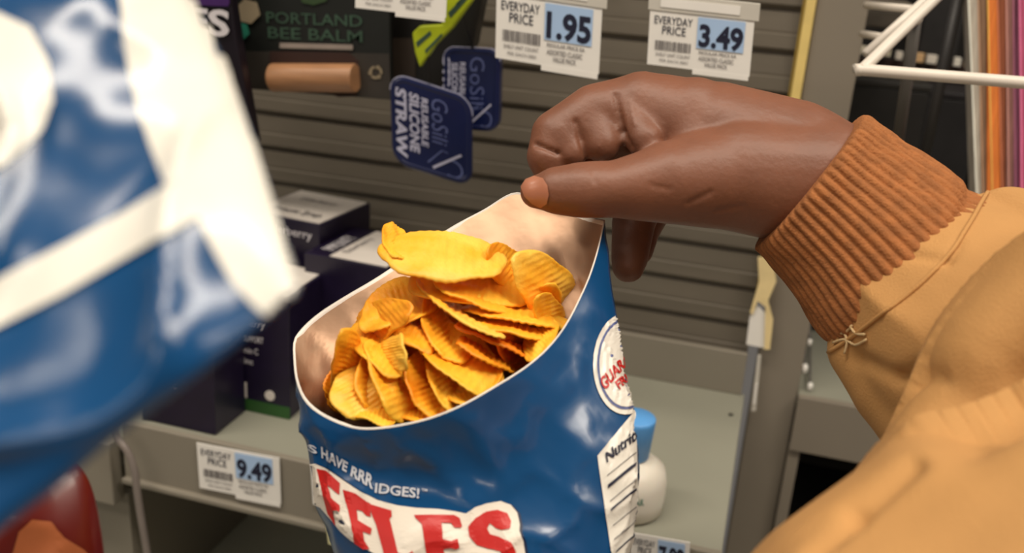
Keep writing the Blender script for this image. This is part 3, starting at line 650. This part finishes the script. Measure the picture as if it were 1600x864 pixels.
# ------------------------------------------------------------------ chips
def chipmat(i):
    base = [(255, 205, 84), (255, 190, 50), (255, 176, 36), (255, 196, 60), (250, 158, 30)][i % 5]; dk = [(252, 178, 40), (248, 160, 26), (244, 142, 18), (252, 170, 30), (232, 118, 14)][i % 5]
    return mat('chip_%d' % (i % 5), base, .5, rgb2=dk, scale=55, bump=.5, bscale=350, sss=.15)
def chip(cx, cy, t, ang, apx, bpx, ra, rb, sa, sb, bend, mi, label, seed, bend2=0.):
    """apx/bpx half sizes seen in px, ra/rb real half sizes, sa/sb sign of the depth tilt"""
    k = t/FPX; an = math.radians(ang); c = P(cx, cy, t)
    da = sa*math.sqrt(max(ra*ra-(apx*k)**2, 0)); db = sb*math.sqrt(max(rb*rb-(bpx*k)**2, 0))
    dx, dy = math.cos(an), math.sin(an)
    fw = ray(cx, cy).normalized()
    e1 = (CR*dx - CU*dy)*apx*k + fw*da; e2 = (-CR*dy - CU*dx)*bpx*k*1.0 + fw*db
    n = e1.cross(e2).normalized(); n = -n if n.dot(fw) > 0 else n
    R_ = random.Random(seed); ph = R_.random()*10; nr, na = 20, 84; top = []; bot = []; ncy = 9
    def pt(r, a, side):
        rr = r*(1+.06*math.sin(2*a+ph)+.04*math.sin(3*a+ph*2)+.025*math.sin(7*a+ph*3))
        u, v = rr*math.cos(a), rr*math.sin(a)
        h = bend*(u*u-.4)+bend2*(v*v-.4)*1.0 + .0012*noise.noise(Vector((u*2+ph, v*2, seed))) 
        h += .00026*math.sin(2*math.pi*u*ncy*.75+ph)
        return c + e1*u + e2*v + n*(h + side*.00065*(1 if r < .99 else .5))
    V = [pt(0, 0, 1)]
    for i in range(1, nr+1):
        for j in range(na): V.append(pt(i/nr, 2*math.pi*j/na, 1))
    n1 = len(V); V.append(pt(0, 0, -1))
    for i in range(1, nr+1):
        for j in range(na): V.append(pt(i/nr, 2*math.pi*j/na, -1))
    F_ = []
    for b0, fl in ((0, 0), (n1, 1)):
        for j in range(na): F_.append((b0, b0+1+j, b0+1+(j+1) % na))
        for i in range(nr-1):
            for j in range(na): F_.append((b0+1+i*na+j, b0+1+(i+1)*na+j, b0+1+(i+1)*na+(j+1) % na, b0+1+i*na+(j+1) % na))
    for j in range(na): F_.append((1+(nr-1)*na+j, n1+1+(nr-1)*na+j, n1+1+(nr-1)*na+(j+1) % na, 1+(nr-1)*na+(j+1) % na))
    mk('potato_chip', V, F_, chipmat(mi), smooth=True, label=label, cat='potato chip', group='ridged potato chips in the open bag')
# (cx, cy, t, angle, apx, bpx, real a, real b, sign a, sign b, bend, material, label, seed, bend2)
chips = [
 (693, 399, .392, 5, 96, 40, .0255, .019, 1, -1, -.004, 0, 'large pale chip lying topmost at the back, poking over the rim', 1, -.003),
 (740, 440, .400, 8, 98, 42, .027, .019, 1, -1, -.003, 3, 'wide chip directly beneath the topmost pale chip', 2, .002),
 (852, 448, .406, 62, 56, 44, .021, .017, 1, -1, -.004, 0, 'rounded pale chip at the right end of the pile against the bag side', 3, 0),
 (800, 418, .410, 40, 48, 30, .018, .014, 1, -1, .003, 1, 'small chip with a raised peak behind the rounded pale chip', 4, 0),
 (716, 484, .386, 32, 80, 10, .022, .015, -1, -1, .002, 0, 'narrow pale chip edge running diagonally across the middle', 5, 0),
 (812, 490, .397, 10, 84, 16, .023, .017, 1, -1, -.003, 3, 'uppermost of the chips stacked edge on at the right', 6, 0),
 (815, 513, .393, 14, 74, 15, .020, .016, 1, -1, -.003, 1, 'serrated chip edge below the uppermost stacked chip', 7, 0),
 (786, 532, .390, 24, 70, 13, .020, .016, 1, -1, -.002, 4, 'darker orange chip edge in the middle of the right stack', 8, 0),
 (768, 556, .387, 28, 62, 13, .019, .015, 1, -1, -.002, 2, 'lowest orange chip edge of the right stack near the front rim', 9, 0),
 (624, 478, .394, -22, 66, 34, .020, .016, 1, -1, -.003, 1, 'chip lying left of the diagonal edge, below the topmost chip', 10, .002),
 (718, 561, .379, 38, 88, 38, .024, .0165, -1, -1, -.005, 3, 'big glossy curved chip facing the viewer near the front rim', 11, .002),
 (560, 612, .374, 62, 46, 42, .013, .0125, -1, -1, -.003, 0, 'round chip lowest at the left beside the white lining', 12, 0),
 (612, 592, .376, 70, 68, 34, .018, .014, -1, -1, -.004, 3, 'upright chip right of the round lower left chip', 13, 0),
 (615, 545, .375, 78, 30, 22, .010, .009, -1, 1, -.003, 0, 'small folded chip piece standing in the left middle', 14, 0),
 (543, 566, .381, 105, 50, 26, .015, .012, 1, -1, -.002, 1, 'chip on edge tucked at the far left of the pile', 15, 0),
 (668, 604, .377, 70, 58, 26, .016, .012, -1, -1, .003, 2, 'orange upright chip between the glossy chip and its left neighbour', 16, 0),
 (640, 508, .388, 35, 60, 26, .019, .014, -1, -1, -.003, 2, 'orange chip slanting down from below the diagonal edge', 17, 0),
 (694, 520, .385, 55, 56, 24, .017, .014, -1, -1, .002, 1, 'chip slanting behind the big glossy chip', 18, 0),
 (586, 540, .383, 40, 52, 30, .017, .014, -1, -1, -.003, 1, 'chip lying above the round lower left chip', 19, 0),
 (864, 500, .404, 70, 44, 24, .017, .014, 1, -1, .002, 3, 'chip pressed to the right side below the rounded pale chip', 20, 0),
 (655, 640, .377, 10, 46, 18, .013, .012, -1, -1, .002, 2, 'orange chip against the front rim at the bottom of the pile', 21, 0),
 (806, 550, .394, 60, 40, 22, .014, .012, 1, -1, .002, 4, 'dark orange chip wedged at the right front rim', 22, 0),
 (619, 377, .395, 55, 30, 20, .012, .010, -1, -1, .0015, 1, 'chip tip sticking up at the left end of the topmost pale chip', 31, 0),
 (575, 640, .374, 20, 44, 20, .013, .012, -1, -1, -.003, 3, 'small chip at the bottom left against the front rim', 23, 0),
 (742, 600, .377, -30, 50, 20, .015, .012, 1, -1, .002, 1, 'chip under the big glossy chip touching the front rim', 24, 0),
 (845, 530, .388, -50, 40, 20, .014, .012, 1, -1, -.002, 3, 'yellow chip corner at the right beside the front rim', 25, 0),
 (765, 462, .395, 18, 84, 26, .024, .016, 1, -1, -.002, 1, 'ridged chip between the two widest chips and the right stack', 26, .002),
 (596, 500, .388, -40, 46, 30, .016, .014, -1, -1, -.002, 2, 'chip leaning on the left lining above the left middle', 27, 0),
 (590, 585, .383, 95, 60, 30, .018, .013, -1, -1, .002, 1, 'chip behind the round lower left chip and the upright chip', 29, 0),
 (700, 590, .380, 60, 56, 30, .017, .014, -1, -1, -.002, 3, 'chip leaning beneath the lower end of the glossy chip', 30, 0),
]
for c in chips: chip(*c)
rr = random.Random(5)
def tp(x, y): return .405 + (560-y)/300*.016
for i in range(16):
    u = (i % 8)/7; x = 545+u*290; y = 605-u*130+(i//8)*-45+rr.uniform(-8, 8)
    chip(x, y, tp(x, y)+(.006 if i < 8 else .014), rr.uniform(0, 180), 44, 34, .017, .0145, rr.choice([-1, 1]), -1, rr.uniform(-.004, .003), rr.choice([1, 2, 4, 3]), 'golden chip buried deep in the pile under the others', 40+i)

# ------------------------------------------------------------------ person: hand, cuff, sleeve
def cp(x, y, t, r): return (P(x, y, t), r*t/FPX)
hand = [
 [cp(838, 300, .408, 27), cp(870, 297, .407, 38), cp(905, 296, .406, 44), cp(960, 296, .407, 46), cp(1050, 285, .411, 66), cp(1150, 275, .418, 88), cp(1270, 285, .424, 104)],   # thumb and thenar
 [cp(1003, 168, .436, 57), cp(1120, 212, .432, 84), cp(1230, 255, .430, 100), cp(1300, 300, .428, 104)],       # index ray
 [cp(1003, 168, .438, 56), cp(930, 182, .436, 50), cp(870, 212, .434, 42), cp(858, 245, .432, 35), cp(868, 285, .434, 28)],   # index finger
 [cp(1040, 196, .458, 50), cp(1140, 226, .455, 78), cp(1270, 280, .445, 95)],
 [cp(1040, 196, .458, 48), cp(940, 222, .460, 38), cp(905, 262, .460, 32), cp(912, 300, .456, 26)],     # middle finger
 [cp(1066, 222, .472, 46), cp(1160, 246, .468, 66), cp(1280, 290, .455, 86)],
 [cp(1066, 222, .472, 44), cp(1012, 290, .472, 37), cp(990, 348, .468, 34), cp(984, 402, .460, 30), cp(982, 416, .458, 26)],    # ring finger behind the bag
 [cp(1090, 250, .486, 40), cp(1190, 270, .478, 58), cp(1280, 300, .462, 78)],
 [cp(1090, 250, .486, 38), cp(1030, 310, .488, 30), cp(1004, 360, .486, 27), cp(998, 392, .482, 23)],    # little finger
 [cp(926, 186, .4315, 36), cp(942, 224, .4265, 30)], [cp(878, 214, .431, 36), cp(892, 238, .428, 25)],
 [cp(984, 176, .4305, 36), cp(1006, 218, .422, 30)],
 [cp(1085, 180, .430, 60), cp(1100, 270, .424, 66)],
 [cp(1290, 290, .427, 102), cp(1400, 400, .418, 105), cp(1560, 545, .39, 118)],            # forearm inside the sleeve
]
def skin_d(p, n):
    x = (p-CAM).dot(CR)/(p-CAM).dot(CF)*FPX+800; y = 432-(p-CAM).dot(CU)/(p-CAM).dot(CF)*FPX
    d = noise.noise(p*55)*.0006
    for (x0, y0, x1, y1, w_, dp) in ((838, 226, 872, 240, 4, .0016), (962, 150, 972, 205, 5, .0014), (972, 205, 985, 230, 5, .0014), (900, 190, 914, 240, 5, .0013), (985, 158, 992, 195, 3, -.0006), (1075, 318, 1110, 300, 4, .0007), (1020, 290, 1046, 296, 4, .0005), (1120, 330, 1160, 322, 4, .0005), (925, 262, 930, 285, 3, .0004)):
        vx, vy = x1-x0, y1-y0; s = max(0, min(1, ((x-x0)*vx+(y-y0)*vy)/(vx*vx+vy*vy))); q = math.hypot(x-x0-vx*s, y-y0-vy*s)
        if n.dot(CF) < 0: d -= dp*math.exp(-(q/w_)**2)
    return d
person = remeshed('person', hand, .0011, M_skin, smooth_it=16, disp=skin_d)
tag(person, 'person in a tan canvas jacket pinching the open snack bag with thumb and curled fingers', 'person')
WLp = WL[person.name]
TH = bvh(person)
lay('thumbnail', flat([[(815, 292), (822, 281), (835, 276), (849, 279), (856, 290), (858, 304), (855, 318), (845, 324), (832, 318), (820, 306)]], 4), onto(TH, .0005), M_nail, person, smooth=True)

# ribbed knit cuff
axis = [(1262, 282, .4225, 122, -1), (1268, 288, .422, 131, 0), (1300, 316, .420, 136, 1), (1340, 354, .417, 146, 1), (1380, 396, .413, 158, 1), (1404, 418, .411, 160, 1), (1424, 438, .409, 162, .6)]
path = smoothpath(axis, 6)
perp = (CR*.62 + CU*.785).normalized(); dep = (CF + CR*.10).normalized()
NC = 480; ribs = 56; V = []
prof = [(path[0], .80), (path[1], .88)] + [(q, 1.0) for q in path[3:]]
for i, (q, sc) in enumerate(prof):
    c = P(q[0], q[1], q[2]); r_ = q[3]*q[2]/FPX*sc
    for k in range(NC):
        a = 2*math.pi*k/NC
        rib = abs(math.sin(a*ribs/2+.25*math.sin(i*.12)))**.7
        g = r_ + (rib-.5)*.0018*(1 if i > 2 else .6) + .0008*noise.noise(Vector((math.cos(a)*3, math.sin(a)*3, i*.25)))
        # low roll at the opening, small gather near the sleeve
        g += -.0018*math.exp(-((i-len(prof)*.80)/2.2)**2)
        V.append(c + perp*math.cos(a)*g + dep*math.sin(a)*g*.92)
nr = len(prof); F_ = [(i*NC+k, i*NC+(k+1) % NC, (i+1)*NC+(k+1) % NC, (i+1)*NC+k) for i in range(nr-1) for k in range(NC)]
mk('knit_cuff', V, F_, M_knit, person, smooth=True)

# canvas sleeve, elbow and near shoulder as one garment
def sleeve_d(p, n):
    a = 1-abs(noise.noise(p*Vector((14, 14, 14)).x*1.0)); b = noise.noise(p*30+Vector((5, 1, 2)))
    d = (a**5-.3)*.0045 + b*.0014
    q_ = p-CAM; dz = q_.dot(CF); x = q_.dot(CR)/dz*FPX+800; y = 432-q_.dot(CU)/dz*FPX
    if dz > .05 and n.dot(CF) < 0.3:
        for pl, w_, dp in (([(1275, 868), (1330, 800), (1420, 715)], 16, .0050), ([(1410, 395), (1480, 405), (1500, 372)], 7, .0022), ([(1340, 560), (1400, 590), (1440, 575)], 12, .004), ([(1700, 470), (1600, 560), (1500, 620)], 70, .024)):  # the widest stroke is a hollow shaped to put shade on the upper sleeve
            for (x0, y0), (x1, y1) in zip(pl, pl[1:]):
                vx, vy = x1-x0, y1-y0; s_ = max(0, min(1, ((x-x0)*vx+(y-y0)*vy)/(vx*vx+vy*vy))); g = math.hypot(x-x0-vx*s_, y-y0-vy*s_)
                d -= dp*.6*math.exp(-(g/w_)**2)
    return d
sl = [
 [cp(1480, 488, .402, 172), cp(1496, 504, .400, 190), cp(1560, 560, .380, 205), cp(1720, 660, .35, 225), cp(1850, 760, .32, 230)],
 [cp(1360, 540, .405, 72), cp(1420, 600, .395, 95), cp(1540, 700, .37, 130)],
 [cp(1530, 350, .405, 42), cp(1570, 340, .40, 44), cp(1640, 390, .385, 70)],
 [cp(2500, 900, .30, 260), cp(2200, 640, .32, 235), cp(2000, 470, .32, 225), cp(1850, 450, .315, 225), cp(1650, 640, .315, 215), cp(1570, 800, .315, 212), cp(1520, 950, .31, 215)],
 [cp(1330, 1330, .25, 420), cp(1505, 1190, .25, 445), cp(1680, 1060, .25, 445), cp(1950, 940, .25, 440)],
]
jacket = remeshed('canvas_sleeve', sl, .0022, M_canvas, person, smooth_it=10, disp=sleeve_d)
# hem roll where canvas meets cuff
c = P(1418, 436, .409); hem = []
TJ = bvh(jacket)
pts = [(1268, 556), (1290, 553), (1330, 528), (1380, 490), (1430, 452), (1480, 402), (1515, 350), (1540, 306), (1560, 286)]
fn = onto(TJ, .0004); hv = [fn(x, y) for x, y in [q[:2] for q in smoothpath(pts, 6)]]; hv = [h for h in hv if h]
if len(hv) > 3: v, f = tube(hv, .0009, 8); mk('sleeve_hem', v, f, M_canvas, person, smooth=True)
for pts in ([(1285, 527), (1300, 520), (1318, 520), (1330, 508)], [(1300, 535), (1318, 530), (1335, 538), (1352, 530)], [(1312, 512), (1322, 530), (1318, 552)], [(1268, 528), (1284, 524), (1300, 532)], [(1325, 505), (1335, 520), (1350, 522)]):
    hv = [fn(x, y) for x, y in [q[:2] for q in smoothpath(pts, 4)]]; hv = [h-CF*.002 for h in hv if h]
    if len(hv) > 2: v, f = tube(hv, .00055, 6); mk('loose_thread', v, f, M_thread, person, smooth=True, label='pale loose thread at the cuff seam')

# ------------------------------------------------------------------ near bags, lower left and left
def coons(top, right, bottom, left, t0, bulge, seed, n=70, cr=.004, tdx=0., tdy=0.):
    """pillow bag from four edge polylines in px (all left->right / top->bottom)"""
    T_, R_, B_, L_ = [resample(smoothpath(q, 6), n+1) for q in (top, right, bottom, left)]
    Vf, Vb = [], []
    for j in range(n+1):
        for i in range(n+1):
            u, v = i/n, j/n
            x = (1-v)*T_[i][0]+v*B_[i][0]+(1-u)*L_[j][0]+u*R_[j][0]-((1-u)*(1-v)*T_[0][0]+u*(1-v)*T_[-1][0]+(1-u)*v*B_[0][0]+u*v*B_[-1][0])
            y = (1-v)*T_[i][1]+v*B_[i][1]+(1-u)*L_[j][1]+u*R_[j][1]-((1-u)*(1-v)*T_[0][1]+u*(1-v)*T_[-1][1]+(1-u)*v*B_[0][1]+u*v*B_[-1][1])
            b = bulge*(max(0, 1-(2*u-1)**2)**.5)*(max(0, 1-(2*v-1)**2)**.6)
            t = t0+tdx*(u-.5)+tdy*(v-.5); q = P(x, y, t); w_ = ((1-abs(noise.noise(q*30+Vector((seed, 0, 0)))))**5-.3)*cr + noise.noise(q*60)*cr*.35+noise.noise(q*12)*cr
            w_ *= min(1, 8*min(u, 1-u, v, 1-v)+.15)
            Vf.append(q - CF*(b+w_+.0003)); Vb.append(q + CF*(b+w_*.6+.0003))
    m = (n+1)*(n+1); F_ = []
    for j in range(n):
        for i in range(n):
            a = j*(n+1)+i; F_.append((a, a+1, a+n+2, a+n+1)); F_.append((m+a, m+a+n+1, m+a+n+2, m+a+1))
    edge = [i for i in range(n+1)] + [j*(n+1)+n for j in range(1, n+1)] + [n*(n+1)+i for i in range(n-1, -1, -1)] + [j*(n+1) for j in range(n-1, 0, -1)]
    for a, b in zip(edge, edge[1:]+edge[:1]): F_.append((a, b, m+b, m+a))
    return Vf+Vb, F_
v, f = coons([(-420, -260), (-100, -300), (250, -260)], [(250, -260), (276, -60), (338, 70), (395, 215), (440, 360), (466, 455)], [(-330, 960), (-100, 890), (60, 785), (180, 685), (330, 572), (466, 455)], [(-420, -260), (-420, 300), (-330, 960)], .19, .012, 3, cr=.006, tdy=-.085)
nb = thing('blue_snack_bag', P(0, 900, .19), 'blurred blue and white snack bag filling the left foreground', 'snack bag')
nf = mk('bag_film', v, f, M_blue, nb, smooth=True); TN = bvh(nf)
white = [(170, -170), (178, -60), (190, 20), (200, 100), (215, 170), (236, 230), (262, 292), (190, 336), (100, 384), (0, 434), (-160, 500), (-160, 590), (0, 512), (100, 462), (200, 404), (308, 342), (335, 395), (362, 440), (396, 478), (432, 506), (470, 470), (474, 455), (452, 385), (400, 215), (350, 65), (310, -60), (290, -170)]
lay('white_seal_band', flat([white], 14), onto(TN, .0005), M_bagwhite, nb, smooth=True)
lay('white_oval_print', flat([[(-80, 10), (0, 22), (50, 45), (78, 100), (84, 160), (66, 205), (30, 240), (0, 262), (-80, 290)]], 14), onto(TN, .0006), M_bagwhite, nb, smooth=True)  # white oval laid on the bag film
v, f = coons([(-200, 690), (-40, 690), (60, 700), (112, 716)], [(112, 716), (136, 746), (152, 800), (166, 900), (170, 1000)], [(-200, 1000), (0, 1010), (170, 1000)], [(-200, 690), (-210, 850), (-200, 1000)], .33, .014, 9, n=44, cr=.004)
rb = thing('red_snack_bag', P(20, 1000, .33), 'dark red snack bag with an orange patch at the lower left corner', 'snack bag')
rf = mk('bag_film', v, f, M_redfilm, rb, smooth=True); TR_ = bvh(rf)
lay('orange_patch', flat([[(20, 864), (30, 830), (50, 812), (80, 815), (100, 840), (130, 858), (150, 880), (150, 960), (0, 960)]], 12), onto(TR_, .0005), M_skinorange, rb, smooth=True)
